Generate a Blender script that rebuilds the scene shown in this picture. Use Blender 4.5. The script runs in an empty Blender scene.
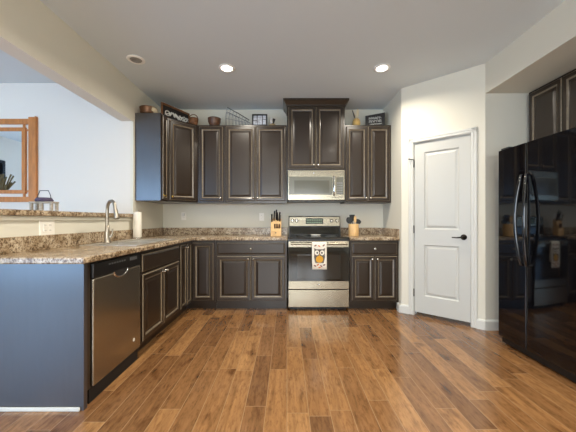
import bpy, bmesh, math, random
from mathutils import Vector, Matrix
random.seed(7)
S = bpy.context.scene
COL = S.collection
PI = math.pi

# ------------------------------------------------------------------ camera
H = 1.13
cam = bpy.data.cameras.new('camera')
cam.sensor_width = 36.0
cam.lens = 290.0 / 576.0 * 36.0
cam.shift_x = 1.0 / 576.0
cam.shift_y = 4.0 / 576.0
cam.clip_start = 0.05
camo = bpy.data.objects.new('camera', cam)
camo.location = (0, 0, H)
camo.rotation_euler = (PI / 2, 0, 0)
COL.objects.link(camo)
S.camera = camo

# ------------------------------------------------------------------ world, lights, exposure
W = bpy.data.worlds.new('world')
S.world = W
W.use_nodes = True
W.node_tree.nodes['Background'].inputs[0].default_value = (0.62, 0.76, 1.0, 1)
W.node_tree.nodes['Background'].inputs[1].default_value = 1.0
S.view_settings.view_transform = 'Standard'
S.view_settings.look = 'None'
S.view_settings.gamma = 1.0
S.view_settings.exposure = -0.08
S.cycles.use_denoising = True
S.cycles.max_bounces = 10
S.cycles.diffuse_bounces = 6
S.cycles.sample_clamp_indirect = 4.0
LAMP_W = 22.5
LAMP_COL = (1.0, 0.91, 0.77)
PANE_KITCHEN = 11.5
PANE_DINING = 10.5
SPOTS = [(-0.636, 3.07), (1.006, 3.07), (-0.636, 1.2), (1.006, 1.2), (-0.636, -0.8), (1.006, -0.8)]  # the last four are out of view, added as general fill light


def ceiling_lamp_light(x, y):
    l = bpy.data.lights.new('recessed_lamp', 'AREA')
    l.shape = 'DISK'
    l.size = 0.13
    l.energy = LAMP_W
    l.color = LAMP_COL
    l.spread = math.radians(156)
    o = bpy.data.objects.new('recessed_lamp', l)
    o.location = (x, y, 2.722)
    COL.objects.link(o)


for x, y in SPOTS:
    ceiling_lamp_light(x, y)


# ------------------------------------------------------------------ materials
def lin(c):
    return tuple(((v / 255.0) / 12.92 if v <= 10.3 else ((v / 255.0 + 0.055) / 1.055) ** 2.4) for v in c)


def new_mat(name, col, rough=0.5, metal=0.0, spec=0.5, coat=0.0, coat_rough=0.1, noise=0.0, nscale=20.0,
            stretch=(1, 1, 1), bump=0.0, bscale=60.0, emit=None, estr=1.0, trans=0.0, aniso=0.0):
    m = bpy.data.materials.new(name)
    m.use_nodes = True
    nt = m.node_tree
    b = nt.nodes['Principled BSDF']
    c = lin(col)
    b.inputs['Base Color'].default_value = (*c, 1)
    b.inputs['Roughness'].default_value = rough
    b.inputs['Metallic'].default_value = metal
    b.inputs['Specular IOR Level'].default_value = spec
    b.inputs['Coat Weight'].default_value = coat
    b.inputs['Coat Roughness'].default_value = coat_rough
    b.inputs['Transmission Weight'].default_value = trans
    if aniso > 0:
        b.inputs['Anisotropic'].default_value = aniso
        b.inputs['Anisotropic Rotation'].default_value = 0.0
        tg = nt.nodes.new('ShaderNodeTangent')
        tg.direction_type = 'RADIAL'
        tg.axis = 'Z'
        nt.links.new(tg.outputs[0], b.inputs['Tangent'])
    tc = nt.nodes.new('ShaderNodeTexCoord')
    mp = nt.nodes.new('ShaderNodeMapping')
    mp.inputs['Scale'].default_value = stretch
    nt.links.new(tc.outputs['Object'], mp.inputs['Vector'])
    if noise > 0:
        n = nt.nodes.new('ShaderNodeTexNoise')
        n.inputs['Scale'].default_value = nscale
        n.inputs['Detail'].default_value = 5
        nt.links.new(mp.outputs[0], n.inputs['Vector'])
        r = nt.nodes.new('ShaderNodeValToRGB')
        r.color_ramp.elements[0].position = 0.3
        r.color_ramp.elements[1].position = 0.7
        r.color_ramp.elements[0].color = (*[v * (1 - noise) for v in c], 1)
        r.color_ramp.elements[1].color = (*[min(1, v * (1 + noise)) for v in c], 1)
        nt.links.new(n.outputs[0], r.inputs[0])
        nt.links.new(r.outputs[0], b.inputs['Base Color'])
    if bump > 0:
        n = nt.nodes.new('ShaderNodeTexNoise')
        n.inputs['Scale'].default_value = bscale
        n.inputs['Detail'].default_value = 4
        nt.links.new(mp.outputs[0], n.inputs['Vector'])
        bp = nt.nodes.new('ShaderNodeBump')
        bp.inputs['Strength'].default_value = bump
        bp.inputs['Distance'].default_value = 0.002
        nt.links.new(n.outputs[0], bp.inputs['Height'])
        nt.links.new(bp.outputs[0], b.inputs['Normal'])
    if emit:
        b.inputs['Emission Color'].default_value = (*emit, 1)
        b.inputs['Emission Strength'].default_value = estr
    return m


M = {}
M['wall'] = new_mat('wall_paint', (220, 216, 201), 0.75, bump=0.15, bscale=180)
M['dining_wall'] = new_mat('dining_wall_paint', (226, 219, 208), 0.75, bump=0.15, bscale=180)
M['ceiling'] = new_mat('ceiling_paint', (214, 221, 225), 0.9, bump=0.1, bscale=120)
M['white_trim'] = new_mat('white_trim_paint', (210, 210, 204), 0.4)
M['door_white'] = new_mat('door_white_paint', (194, 194, 188), 0.38)
M['espresso'] = new_mat('espresso_stain', (40, 29, 19), 0.3, spec=0.5, coat=0.2, coat_rough=0.12, noise=0.10, nscale=5, stretch=(6, 6, 0.6))
M['espresso_side'] = new_mat('espresso_side_panel', (48, 46, 48), 0.4, spec=0.8, noise=0.08, nscale=5, stretch=(6, 6, 0.8), coat=1.0, coat_rough=0.24)
M['rubbed'] = new_mat('rubbed_edge_glaze', (118, 106, 88), 0.3, noise=0.2, nscale=40)  # paler tone that puts the bevel highlights into the door colour
M['dark_gap'] = new_mat('dark_recess', (22, 18, 15), 0.7)
M['steel'] = new_mat('brushed_steel', (164, 157, 140), 0.26, metal=1.0, aniso=0.45)
M['steel_v'] = new_mat('brushed_steel_vertical', (186, 181, 168), 0.26, metal=1.0, aniso=0.45)
M['nickel'] = new_mat('satin_nickel', (205, 200, 190), 0.25, metal=1.0)
M['sink_steel'] = new_mat('satin_sink_steel', (214, 210, 202), 0.38, metal=0.85)
M['faucet_metal'] = new_mat('brushed_faucet', (176, 168, 154), 0.32, metal=1.0)
M['chrome'] = new_mat('chrome', (215, 215, 212), 0.12, metal=1.0)
M['brass'] = new_mat('brass', (200, 165, 90), 0.25, metal=1.0)
M['black_glass'] = new_mat('black_glass', (28, 28, 26), 0.06, spec=0.6)
M['oven_window'] = new_mat('oven_window_glass', (44, 43, 40), 0.08, spec=0.6)
M['mw_glass'] = new_mat('microwave_window_glass', (104, 104, 94), 0.2, spec=0.6)
M['mw_inner'] = new_mat('microwave_inner_window', (88, 88, 78), 0.15, spec=0.6)
M['black_plastic'] = new_mat('black_plastic', (20, 20, 21), 0.35)
M['black_gloss'] = new_mat('black_fridge_enamel', (8, 8, 11), 0.05, spec=0.75)
M['fridge_side'] = new_mat('fridge_side_enamel', (24, 24, 26), 0.5, bump=0.3, bscale=300)
M['bronze'] = new_mat('dark_bronze', (38, 33, 29), 0.35, metal=0.7)
M['white_plastic'] = new_mat('white_plastic', (242, 238, 228), 0.4)
M['paper'] = new_mat('paper_towel', (240, 234, 220), 0.9, bump=0.4, bscale=150)
M['maple'] = new_mat('light_maple', (218, 178, 122), 0.5, noise=0.15, nscale=8, stretch=(6, 6, 1))
M['knife_slot'] = new_mat('walnut_insert', (70, 38, 20), 0.5)
M['sign_frame'] = new_mat('brown_stained_frame', (112, 74, 42), 0.6, noise=0.3, nscale=10)
M['mirror_wood'] = new_mat('honey_oak', (188, 120, 60), 0.42, noise=0.18, nscale=7, stretch=(6, 6, 1))
M['mirror'] = new_mat('mirror_silver', (236, 240, 238), 0.02, metal=1.0)
M['wicker'] = new_mat('wicker', (116, 78, 48), 0.7, noise=0.5, nscale=70, bump=0.8, bscale=90)
M['wood_bowl'] = new_mat('turned_wood_bowl', (92, 62, 42), 0.4, noise=0.35, nscale=14, stretch=(1, 1, 4))
M['copper'] = new_mat('hammered_copper', (112, 80, 56), 0.38, metal=0.5, noise=0.35, nscale=30)
M['white_ceramic'] = new_mat('white_ceramic', (228, 225, 218), 0.3)
M['sign_black'] = new_mat('chalkboard_black', (30, 27, 26), 0.6)
M['sign_white'] = new_mat('chalk_white', (222, 222, 216), 0.7)
M['wire'] = new_mat('grey_wire', (128, 130, 132), 0.4, metal=0.6)
M['dark_wire'] = new_mat('dark_wire', (70, 66, 66), 0.5, metal=0.5)
M['photo_grey'] = new_mat('black_and_white_photo', (176, 180, 188), 0.4, noise=0.5, nscale=28)
M['gold_pot'] = new_mat('woven_straw', (182, 150, 88), 0.7, noise=0.35, nscale=60, bump=0.8, bscale=90)
M['feather'] = new_mat('cream_felt', (214, 198, 164), 0.85)
M['tan'] = new_mat('tan_pottery', (150, 132, 100), 0.6, noise=0.2, nscale=30)
M['grey_wood'] = new_mat('weathered_wood', (166, 156, 140), 0.7, noise=0.25, nscale=12, stretch=(1, 8, 8))
M['plum'] = new_mat('dark_plum_cloth', (70, 60, 82), 0.8, noise=0.3, nscale=60)
M['towel'] = new_mat('white_cotton', (236, 230, 216), 0.9, bump=0.4, bscale=200)
M['owl_grey'] = new_mat('owl_grey_print', (96, 86, 78), 0.9)
M['owl_yellow'] = new_mat('owl_yellow_print', (214, 158, 52), 0.9)
M['leaf_brown'] = new_mat('leaf_brown_print', (120, 66, 40), 0.9)
M['leaf_orange'] = new_mat('leaf_orange_print', (214, 122, 60), 0.9)
M['lcd'] = new_mat('display_glass', (62, 66, 56), 0.2)
M['seg'] = new_mat('display_segments', (120, 140, 110), 0.4, emit=(0.35, 0.5, 0.35), estr=0.25)
M['lamp_on'] = new_mat('lamp_lens', (255, 250, 235), 0.5, emit=(1.0, 0.93, 0.8), estr=14.0)
M['lamp_trim'] = new_mat('lamp_trim_enamel', (248, 247, 244), 0.35)
M['lamp_off'] = new_mat('lamp_baffle', (150, 146, 140), 0.5)
M['pane_k'] = new_mat('daylit_glass', (120, 130, 140), 0.3, emit=(0.92, 0.97, 1.0), estr=PANE_KITCHEN)
M['pane_d'] = new_mat('daylit_dining_glass', (120, 130, 140), 0.3, emit=(0.36, 0.62, 1.0), estr=PANE_DINING)
M['blind'] = new_mat('dark_shade_cloth', (40, 42, 48), 0.8)
M['dried'] = new_mat('dried_stems', (132, 120, 88), 0.8)
M['vase'] = new_mat('brown_vase', (88, 62, 44), 0.4)


def granite():
    m = bpy.data.materials.new('speckled_brown_laminate')
    m.use_nodes = True
    nt = m.node_tree
    b = nt.nodes['Principled BSDF']
    b.inputs['Roughness'].default_value = 0.24
    tc = nt.nodes.new('ShaderNodeTexCoord')

    def noise(scale, detail, rough=0.6):
        n = nt.nodes.new('ShaderNodeTexNoise')
        n.inputs['Scale'].default_value = scale
        n.inputs['Detail'].default_value = detail
        n.inputs['Roughness'].default_value = rough
        nt.links.new(tc.outputs['Object'], n.inputs['Vector'])
        return n

    def ramp(src, stops):
        r = nt.nodes.new('ShaderNodeValToRGB')
        e = r.color_ramp.elements
        e[0].position, e[0].color = stops[0][0], (*lin(stops[0][1]), 1)
        e[1].position, e[1].color = stops[-1][0], (*lin(stops[-1][1]), 1)
        for p, c in stops[1:-1]:
            x = e.new(p)
            x.color = (*lin(c), 1)
        nt.links.new(src.outputs[0], r.inputs[0])
        return r
    n1 = noise(46, 6, 0.75)
    r1 = ramp(n1, [(0.32, (76, 58, 46)), (0.43, (140, 120, 98)), (0.50, (184, 166, 140)), (0.58, (216, 202, 178)), (0.70, (168, 156, 142))])
    n2 = noise(75, 3)
    r2 = ramp(n2, [(0.36, (50, 40, 34)), (0.42, (255, 255, 255))])
    n3 = noise(9, 4)
    r3 = ramp(n3, [(0.38, (196, 182, 164)), (0.62, (255, 252, 248))])
    m1 = nt.nodes.new('ShaderNodeMix')
    m1.data_type = 'RGBA'
    m1.blend_type = 'MULTIPLY'
    m1.inputs[0].default_value = 0.7
    nt.links.new(r1.outputs[0], m1.inputs[6])
    nt.links.new(r2.outputs[0], m1.inputs[7])
    m2 = nt.nodes.new('ShaderNodeMix')
    m2.data_type = 'RGBA'
    m2.blend_type = 'MULTIPLY'
    m2.inputs[0].default_value = 1.0
    nt.links.new(m1.outputs[2], m2.inputs[6])
    nt.links.new(r3.outputs[0], m2.inputs[7])
    nt.links.new(m2.outputs[2], b.inputs['Base Color'])
    return m


M['granite'] = granite()


def floor_mat():
    m = bpy.data.materials.new('hand_scraped_hardwood')
    m.use_nodes = True
    nt = m.node_tree
    N, L = nt.nodes, nt.links
    b = N['Principled BSDF']
    tc = N.new('ShaderNodeTexCoord')
    sp = N.new('ShaderNodeSeparateXYZ')
    L.new(tc.outputs['Object'], sp.inputs[0])

    def mth(op, a, bb=None):
        n = N.new('ShaderNodeMath')
        n.operation = op
        for i, v in enumerate((a, bb)):
            if v is None:
                continue
            if isinstance(v, (int, float)):
                n.inputs[i].default_value = v
            else:
                L.new(v, n.inputs[i])
        return n.outputs[0]
    px = mth('DIVIDE', sp.outputs[0], 0.127)
    row = mth('FLOOR', px)
    fx = mth('FRACT', px)
    wn = N.new('ShaderNodeTexWhiteNoise')
    wn.noise_dimensions = '1D'
    L.new(row, wn.inputs['W'])
    ln = mth('ADD', mth('MULTIPLY', wn.outputs[0], 0.45), 0.62)
    off = mth('MULTIPLY', wn.outputs[0], 17.3)
    py = mth('ADD', mth('DIVIDE', sp.outputs[1], ln), off)
    idy = mth('FLOOR', py)
    fy = mth('FRACT', py)
    cv = N.new('ShaderNodeCombineXYZ')
    L.new(row, cv.inputs[0])
    L.new(idy, cv.inputs[1])
    w2 = N.new('ShaderNodeTexWhiteNoise')
    w2.noise_dimensions = '3D'
    L.new(cv.outputs[0], w2.inputs['Vector'])
    # grain coordinates: shifted per plank, stretched along Y
    gx = mth('MULTIPLY', sp.outputs[0], 26.0)
    gy = mth('MULTIPLY', sp.outputs[1], 2.4)
    gv = N.new('ShaderNodeCombineXYZ')
    L.new(gx, gv.inputs[0])
    L.new(gy, gv.inputs[1])
    L.new(mth('MULTIPLY', w2.outputs[0], 37.0), gv.inputs[2])
    gn = N.new('ShaderNodeTexNoise')
    gn.inputs['Scale'].default_value = 1.0
    gn.inputs['Detail'].default_value = 6
    gn.inputs['Roughness'].default_value = 0.65
    gn.inputs['Distortion'].default_value = 0.6
    L.new(gv.outputs[0], gn.inputs['Vector'])
    bl = N.new('ShaderNodeCombineXYZ')   # broad smudges and knots
    L.new(mth('MULTIPLY', sp.outputs[0], 9.0), bl.inputs[0])
    L.new(mth('MULTIPLY', sp.outputs[1], 4.0), bl.inputs[1])
    L.new(mth('MULTIPLY', w2.outputs[0], 91.0), bl.inputs[2])
    bn = N.new('ShaderNodeTexNoise')
    bn.inputs['Scale'].default_value = 1.0
    bn.inputs['Detail'].default_value = 3
    L.new(bl.outputs[0], bn.inputs['Vector'])
    r1 = N.new('ShaderNodeValToRGB')
    e = r1.color_ramp.elements
    e[0].position, e[0].color = 0.0, (*lin((114, 81, 52)), 1)
    e[1].position, e[1].color = 1.0, (*lin((162, 122, 80)), 1)
    x = e.new(0.35)
    x.color = (*lin((130, 94, 60)), 1)
    x = e.new(0.7)
    x.color = (*lin((148, 109, 70)), 1)
    L.new(w2.outputs[0], r1.inputs[0])
    r2 = N.new('ShaderNodeValToRGB')
    e = r2.color_ramp.elements
    e[0].position, e[0].color = 0.28, (0.56, 0.52, 0.48, 1)
    e[1].position, e[1].color = 0.66, (1.15, 1.12, 1.08, 1)
    L.new(gn.outputs[0], r2.inputs[0])
    r3 = N.new('ShaderNodeValToRGB')
    e = r3.color_ramp.elements
    e[0].position, e[0].color = 0.26, (0.40, 0.33, 0.28, 1)
    e[1].position, e[1].color = 0.40, (1, 1, 1, 1)
    L.new(bn.outputs[0], r3.inputs[0])

    def mul(a, bb, f=1.0):
        n = N.new('ShaderNodeMix')
        n.data_type = 'RGBA'
        n.blend_type = 'MULTIPLY'
        n.inputs[0].default_value = f
        L.new(a, n.inputs[6])
        L.new(bb, n.inputs[7])
        return n.outputs[2]
    fn = N.new('ShaderNodeTexNoise')     # fine dark flecks and scrape marks
    fn.inputs['Scale'].default_value = 1.0
    fn.inputs['Detail'].default_value = 4
    fn.inputs['Roughness'].default_value = 0.7
    fl = N.new('ShaderNodeCombineXYZ')
    L.new(mth('MULTIPLY', sp.outputs[0], 60.0), fl.inputs[0])
    L.new(mth('MULTIPLY', sp.outputs[1], 14.0), fl.inputs[1])
    L.new(mth('MULTIPLY', w2.outputs[0], 53.0), fl.inputs[2])
    L.new(fl.outputs[0], fn.inputs['Vector'])
    r4 = N.new('ShaderNodeValToRGB')
    e = r4.color_ramp.elements
    e[0].position, e[0].color = 0.30, (0.55, 0.48, 0.42, 1)
    e[1].position, e[1].color = 0.52, (1.06, 1.05, 1.04, 1)
    L.new(fn.outputs[0], r4.inputs[0])
    c = mul(mul(mul(r1.outputs[0], r2.outputs[0], 0.85), r3.outputs[0], 0.9), r4.outputs[0], 0.8)
    # seams
    ex = mth('MINIMUM', fx, mth('SUBTRACT', 1.0, fx))
    ey = mth('MULTIPLY', mth('MINIMUM', fy, mth('SUBTRACT', 1.0, fy)), mth('DIVIDE', ln, 0.127))
    ed = mth('MINIMUM', ex, ey)
    sm = N.new('ShaderNodeMapRange')
    sm.inputs['From Min'].default_value = 0.006
    sm.inputs['From Max'].default_value = 0.022
    L.new(ed, sm.inputs['Value'])
    mx = N.new('ShaderNodeMix')
    mx.data_type = 'RGBA'
    L.new(sm.outputs[0], mx.inputs[0])
    mx.inputs[6].default_value = (*lin((158, 126, 90)), 1)
    L.new(c, mx.inputs[7])
    L.new(mx.outputs[2], b.inputs['Base Color'])
    b.inputs['Roughness'].default_value = 0.3
    rr = N.new('ShaderNodeMapRange')
    rr.inputs['To Min'].default_value = 0.10
    rr.inputs['To Max'].default_value = 0.22
    L.new(gn.outputs[0], rr.inputs['Value'])
    L.new(rr.outputs[0], b.inputs['Roughness'])
    b.inputs['Specular IOR Level'].default_value = 0.75
    hh = mth('ADD', mth('MULTIPLY', sm.outputs[0], 0.6), mth('MULTIPLY', gn.outputs[0], 0.5))
    bp = N.new('ShaderNodeBump')
    bp.inputs['Strength'].default_value = 0.35
    bp.inputs['Distance'].default_value = 0.002
    L.new(hh, bp.inputs['Height'])
    L.new(bp.outputs[0], b.inputs['Normal'])
    return m


M['floor'] = floor_mat()


# ------------------------------------------------------------------ mesh builder
class MB:
    def __init__(self):
        self.v, self.f, self.mi, self.sm = [], [], [], []
        self.m = 0
        self.T = Matrix.Identity(4)

    def add(self, vs, fs, smooth=False):
        n = len(self.v)
        self.v += [tuple(self.T @ Vector(p)) for p in vs]
        for q in fs:
            self.f.append([i + n for i in q])
            self.mi.append(self.m)
            self.sm.append(smooth)
        return self

    def box(self, x0, y0, z0, x1, y1, z1):
        vs = [(x0, y0, z0), (x1, y0, z0), (x1, y1, z0), (x0, y1, z0), (x0, y0, z1), (x1, y0, z1), (x1, y1, z1), (x0, y1, z1)]
        return self.add(vs, [(0, 3, 2, 1), (4, 5, 6, 7), (0, 1, 5, 4), (1, 2, 6, 5), (2, 3, 7, 6), (3, 0, 4, 7)])

    def prism(self, pts, z0, z1):
        n = len(pts)
        vs = [(x, y, z0) for x, y in pts] + [(x, y, z1) for x, y in pts]
        fs = [tuple(range(n - 1, -1, -1)), tuple(range(n, 2 * n))]
        fs += [(i, (i + 1) % n, n + (i + 1) % n, n + i) for i in range(n)]
        return self.add(vs, fs)

    def prism_y(self, pts, y0, y1):     # pts in (x, z), extruded along y
        n = len(pts)
        vs = [(x, y0, z) for x, z in pts] + [(x, y1, z) for x, z in pts]
        fs = [tuple(range(n)), tuple(range(2 * n - 1, n - 1, -1))]
        fs += [(i, n + i, n + (i + 1) % n, (i + 1) % n) for i in range(n)]
        return self.add(vs, fs)

    def lathe(self, prof, c=(0, 0, 0), n=24, axis='z', smooth=True):
        vs, fs = [], []
        for r, h in prof:
            for k in range(n):
                a = 2 * PI * k / n
                p = (r * math.cos(a), r * math.sin(a), h)
                if axis == 'y':
                    p = (p[0], p[2], p[1])
                elif axis == 'x':
                    p = (p[2], p[0], p[1])
                vs.append((p[0] + c[0], p[1] + c[1], p[2] + c[2]))
        for i in range(len(prof) - 1):
            for k in range(n):
                a, b2 = i * n + k, i * n + (k + 1) % n
                fs.append((a, b2, b2 + n, a + n))
        self.add(vs, fs, smooth)
        if prof[0][0] > 1e-5:
            self.add(vs[:n], [tuple(range(n - 1, -1, -1))])
        if prof[-1][0] > 1e-5:
            self.add(vs[-n:], [tuple(range(n))])
        return self

    def tube(self, pts, r, n=8, closed=False, smooth=True):
        P = [Vector(p) for p in pts]
        m = len(P)
        rs = r if isinstance(r, (list, tuple)) else [r] * m
        vs, fs = [], []
        up = None
        for i in range(m):
            if closed:
                t = (P[(i + 1) % m] - P[i - 1]).normalized()
            else:
                t = (P[min(i + 1, m - 1)] - P[max(i - 1, 0)]).normalized()
            if up is None:
                a = Vector((0, 0, 1)) if abs(t.z) < 0.9 else Vector((1, 0, 0))
                up = (a - t * a.dot(t)).normalized()
            else:
                up = (up - t * up.dot(t)).normalized()
            s = t.cross(up)
            for k in range(n):
                a = 2 * PI * k / n
                vs.append(tuple(P[i] + (up * math.cos(a) + s * math.sin(a)) * rs[i]))
        for i in range(m if closed else m - 1):
            j = (i + 1) % m
            for k in range(n):
                fs.append((i * n + k, i * n + (k + 1) % n, j * n + (k + 1) % n, j * n + k))
        self.add(vs, fs, smooth)
        if not closed:
            self.add(vs[:n], [tuple(range(n))])
            self.add(vs[-n:], [tuple(range(n))])
        return self

    def ring_panel(self, x0, z0, x1, z1, prof, yb=0.0, rub=()):
        """front facing -y; prof = [(inset, height in front of yb)], first ring also gives the back"""
        vs, fs = [], []
        rings = [(0.0, 0.0)] + prof
        for ins, d in rings:
            vs += [(x0 + ins, yb - d, z0 + ins), (x1 - ins, yb - d, z0 + ins), (x1 - ins, yb - d, z1 - ins), (x0 + ins, yb - d, z1 - ins)]
        for i in range(len(rings) - 1):
            for k in range(4):
                a, b2 = i * 4 + k, i * 4 + (k + 1) % 4
                fs.append((a, b2, b2 + 4, a + 4))
        fs.append((3, 2, 1, 0))
        n = (len(rings) - 1) * 4
        fs.append((n, n + 1, n + 2, n + 3))
        self.add(vs, fs)
        for i in rub:          # rings painted lighter to imitate highlights along the bevels
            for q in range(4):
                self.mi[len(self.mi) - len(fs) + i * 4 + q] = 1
        return self

    def build(self, name, mats, parent=None, bevel=0.0, seg=2, loc=None, rotz=0.0, weld=False):
        me = bpy.data.meshes.new(name)
        me.from_pydata(self.v, [], self.f)
        if not isinstance(mats, (list, tuple)):
            mats = [mats]
        for m in mats:
            me.materials.append(M[m])
        for i, p in enumerate(me.polygons):
            p.material_index = self.mi[i]
            p.use_smooth = self.sm[i]
        bm = bmesh.new()
        bm.from_mesh(me)
        if weld:
            bmesh.ops.remove_doubles(bm, verts=bm.verts, dist=1e-5)
        bmesh.ops.recalc_face_normals(bm, faces=bm.faces)
        bm.to_mesh(me)
        bm.free()
        o = bpy.data.objects.new(name, me)
        COL.objects.link(o)
        if parent:
            o.parent = parent
        if loc:
            o.location = loc
        o.rotation_euler.z = rotz
        if bevel > 0:
            bv = o.modifiers.new('bevel', 'BEVEL')
            bv.width = bevel
            bv.segments = seg
            bv.limit_method = 'ANGLE'
            bv.angle_limit = math.radians(40)
        return o


def tag(o, label, cat, group=None, kind=None):
    o['label'] = label
    o['category'] = cat
    if group:
        o['group'] = group
    if kind:
        o['kind'] = kind
    return o


def thing(name, label, cat, loc=(0, 0, 0), rotz=0.0, group=None):
    o = bpy.data.objects.new(name, None)
    o.empty_display_size = 0.1
    o.location = loc
    o.rotation_euler.z = rotz
    COL.objects.link(o)
    return tag(o, label, cat, group)


def struct(o, label=None):
    o['kind'] = 'structure'
    if label:
        o['label'] = label
    return o


# ------------------------------------------------------------------ room shell
CEIL = 2.74
XL, XLO = -1.81, -1.95       # kitchen and dining faces of the left wall
YB = 4.23                    # back wall
YD = 3.41                    # dining wall
R1 = (1.40, 3.55)
R2 = (2.038, 2.98)
XR, YR = 2.82, -3.4
XD = -5.5
SOF = 2.43

struct(MB().box(XD - 0.1, YR - 0.1, -0.08, XR + 0.1, YB + 0.1, 0.0).build('floor', 'floor'))
struct(MB().box(XD - 0.1, YR - 0.1, CEIL, XR + 0.1, YB + 0.1, CEIL + 0.08).build('ceiling', 'ceiling'))
struct(MB().box(XL, YB, 0, 1.5, YB + 0.1, CEIL).build('wall_back', 'wall'))
# left wall beyond the opening, together with the dining wall that faces the camera
struct(MB().box(XL - 0.03, YD, 0, XL, YB + 0.1, CEIL).build('wall_left', 'wall'))
struct(MB().box(XD - 0.1, YD, 0, XL - 0.03, YD + 0.1, CEIL).build('wall_dining', 'dining_wall'))
hdr = MB()
hdr.box(XLO + 0.002, YR, 2.292, XL, YD, CEIL)
hdr.m = 1
hdr.box(XLO, YR, 2.29, XL - 0.0005, YD, 2.292).box(XLO, YR, 2.292, XLO + 0.002, YD, CEIL)  # underside takes the dining paint to imitate light from that room
struct(hdr.build('wall_header', ['wall', 'dining_wall']))
struct(MB().box(XLO, 1.66, 0, XL, YD, 1.127).build('wall_knee', 'wall'))
struct(MB().box(XL - 0.003, 1.66, 1.127, XL + 0.018, YD, 1.158).box(XLO - 0.015, 1.66, 1.127, XLO + 0.003, YD, 1.158)
       .box(XLO - 0.01, 1.64, 1.1275, XL + 0.01, 1.665, 1.157).build('trim_1', 'wall', bevel=0.004))
# pantry block and fridge alcove walls (one continuous run)
dx, dy = R2[0] - R1[0], R2[1] - R1[1]
LW = math.hypot(dx, dy)
ux, uy = dx / LW, dy / LW
struct(MB().prism([R1, (R1[0], YB + 0.05), (R1[0] + 0.1, YB + 0.05), (R1[0] + 0.1, R1[1] + 0.045)], 0, CEIL).build('wall_right', 'wall'))


def wallp(t, off=0.0):       # point along the angled wall; off = towards the room
    return (R1[0] + ux * t + uy * off, R1[1] + uy * t - ux * off)


DL, DR_, DH = 0.145, 0.733, 2.045   # door opening along the angled wall


def ang(a, b, z0, z1, d=0.1):
    return MB().prism([wallp(a), wallp(b), wallp(b, -d), wallp(a, -d)], z0, z1)


w = MB()
for a, b, z0, z1 in ((0, DL, 0, CEIL), (DR_, LW, 0, CEIL), (DL, DR_, DH, CEIL)):
    w.prism([wallp(a), wallp(b), wallp(b, -0.1), wallp(a, -0.1)], z0, z1)
struct(w.build('wall_pantry', 'wall'))
struct(MB().prism([R2, (XR, R2[1]), (XR, R2[1] + 0.1), (R2[0] + 0.07, R2[1] + 0.1)], 0, CEIL).build('wall_alcove', 'wall'))
struct(MB().box(XR, 1.2, 0, XR + 0.1, R2[1] + 0.1, CEIL).build('wall_alcove_back', 'wall'))
struct(MB().box(R2[0], YR, 0, XR + 0.1, 1.25, CEIL).build('wall_right_near', 'wall'))
struct(MB().box(R2[0], 1.25, SOF, XR, R2[1], CEIL).build('wall_soffit', 'wall'))
struct(MB().box(1.6, YB - 0.1, 0, 3.0, YB, 2.7).build('wall_pantry_back', 'wall'))
# rear of the house with its windows
YDR, XJ = -1.6, -2.5
wins = [(-5.3, -2.9, 0.06, 2.3, 'pane_d', YDR, 3), (-1.6, 1.4, 0.5, 2.2, 'pane_k', YR, 4)]


def rear_wall(x0, x1, y, win, name, mat):
    a_, b_, z0_, z1_ = win[:4]
    m_ = MB().box(x0, y - 0.12, 0, a_, y, CEIL).box(b_, y - 0.12, 0, x1, y, CEIL).box(a_, y - 0.12, 0, b_, y, z0_).box(a_, y - 0.12, z1_, b_, y, CEIL)
    struct(m_.build(name, mat))


rear_wall(XD - 0.1, XJ, YDR, wins[0], 'wall_dining_rear', 'dining_wall')
rear_wall(XJ, XR + 0.1, YR, wins[1], 'wall_rear', 'wall')
struct(MB().box(XJ - 0.12, YR - 0.12, 0, XJ, YDR - 0.12, CEIL).build('wall_rear_side', 'wall'))
for i, (a, b, z0, z1, pm, y, n) in enumerate(wins):
    f = MB()
    f.box(a, y - 0.08, z0, b, y - 0.02, z0 + 0.06).box(a, y - 0.08, z1 - 0.06, b, y - 0.02, z1)
    for k in range(n + 1):
        xx = a + (b - a - 0.06) * k / n
        f.box(xx, y - 0.08, z0, xx + 0.06, y - 0.02, z1)
    fo = struct(f.build('window_%d' % (i + 1), 'white_trim'))
    MB().box(a, y - 0.07, z0, b, y - 0.065, z1).build('pane', pm, fo)
# dining room far side wall with two shaded windows
w = MB()
wz0, wz1 = 0.9, 2.28
ys = [(-0.2, 0.75), (1.15, 2.0)]
cur = YDR - 0.12
for a, b in ys:
    w.box(XD - 0.1, cur, 0, XD, a, CEIL)
    w.box(XD - 0.1, a, 0, XD, b, wz0)
    w.box(XD - 0.1, a, wz1, XD, b, CEIL)
    cur = b
w.box(XD - 0.1, cur, 0, XD, YD, CEIL)
struct(w.build('wall_dining_side', 'dining_wall'))
for i, (a, b) in enumerate(ys):
    f = MB().box(XD - 0.06, a, wz0, XD + 0.02, b, wz0 + 0.05).box(XD - 0.06, a, wz1 - 0.05, XD + 0.02, b, wz1)
    f.box(XD - 0.06, a, wz0, XD + 0.02, a + 0.05, wz1).box(XD - 0.06, b - 0.05, wz0, XD + 0.02, b, wz1)
    fo = struct(f.build('window_%d' % (i + 3), 'blind'))
    MB().box(XD - 0.05, a, wz0, XD - 0.045, b, wz1 - 0.5).build('pane', 'pane_k', fo)
    MB().box(XD - 0.03, a + 0.03, wz1 - 0.75, XD - 0.02, b - 0.03, wz1 - 0.03).build('shade', 'blind', fo)


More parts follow.
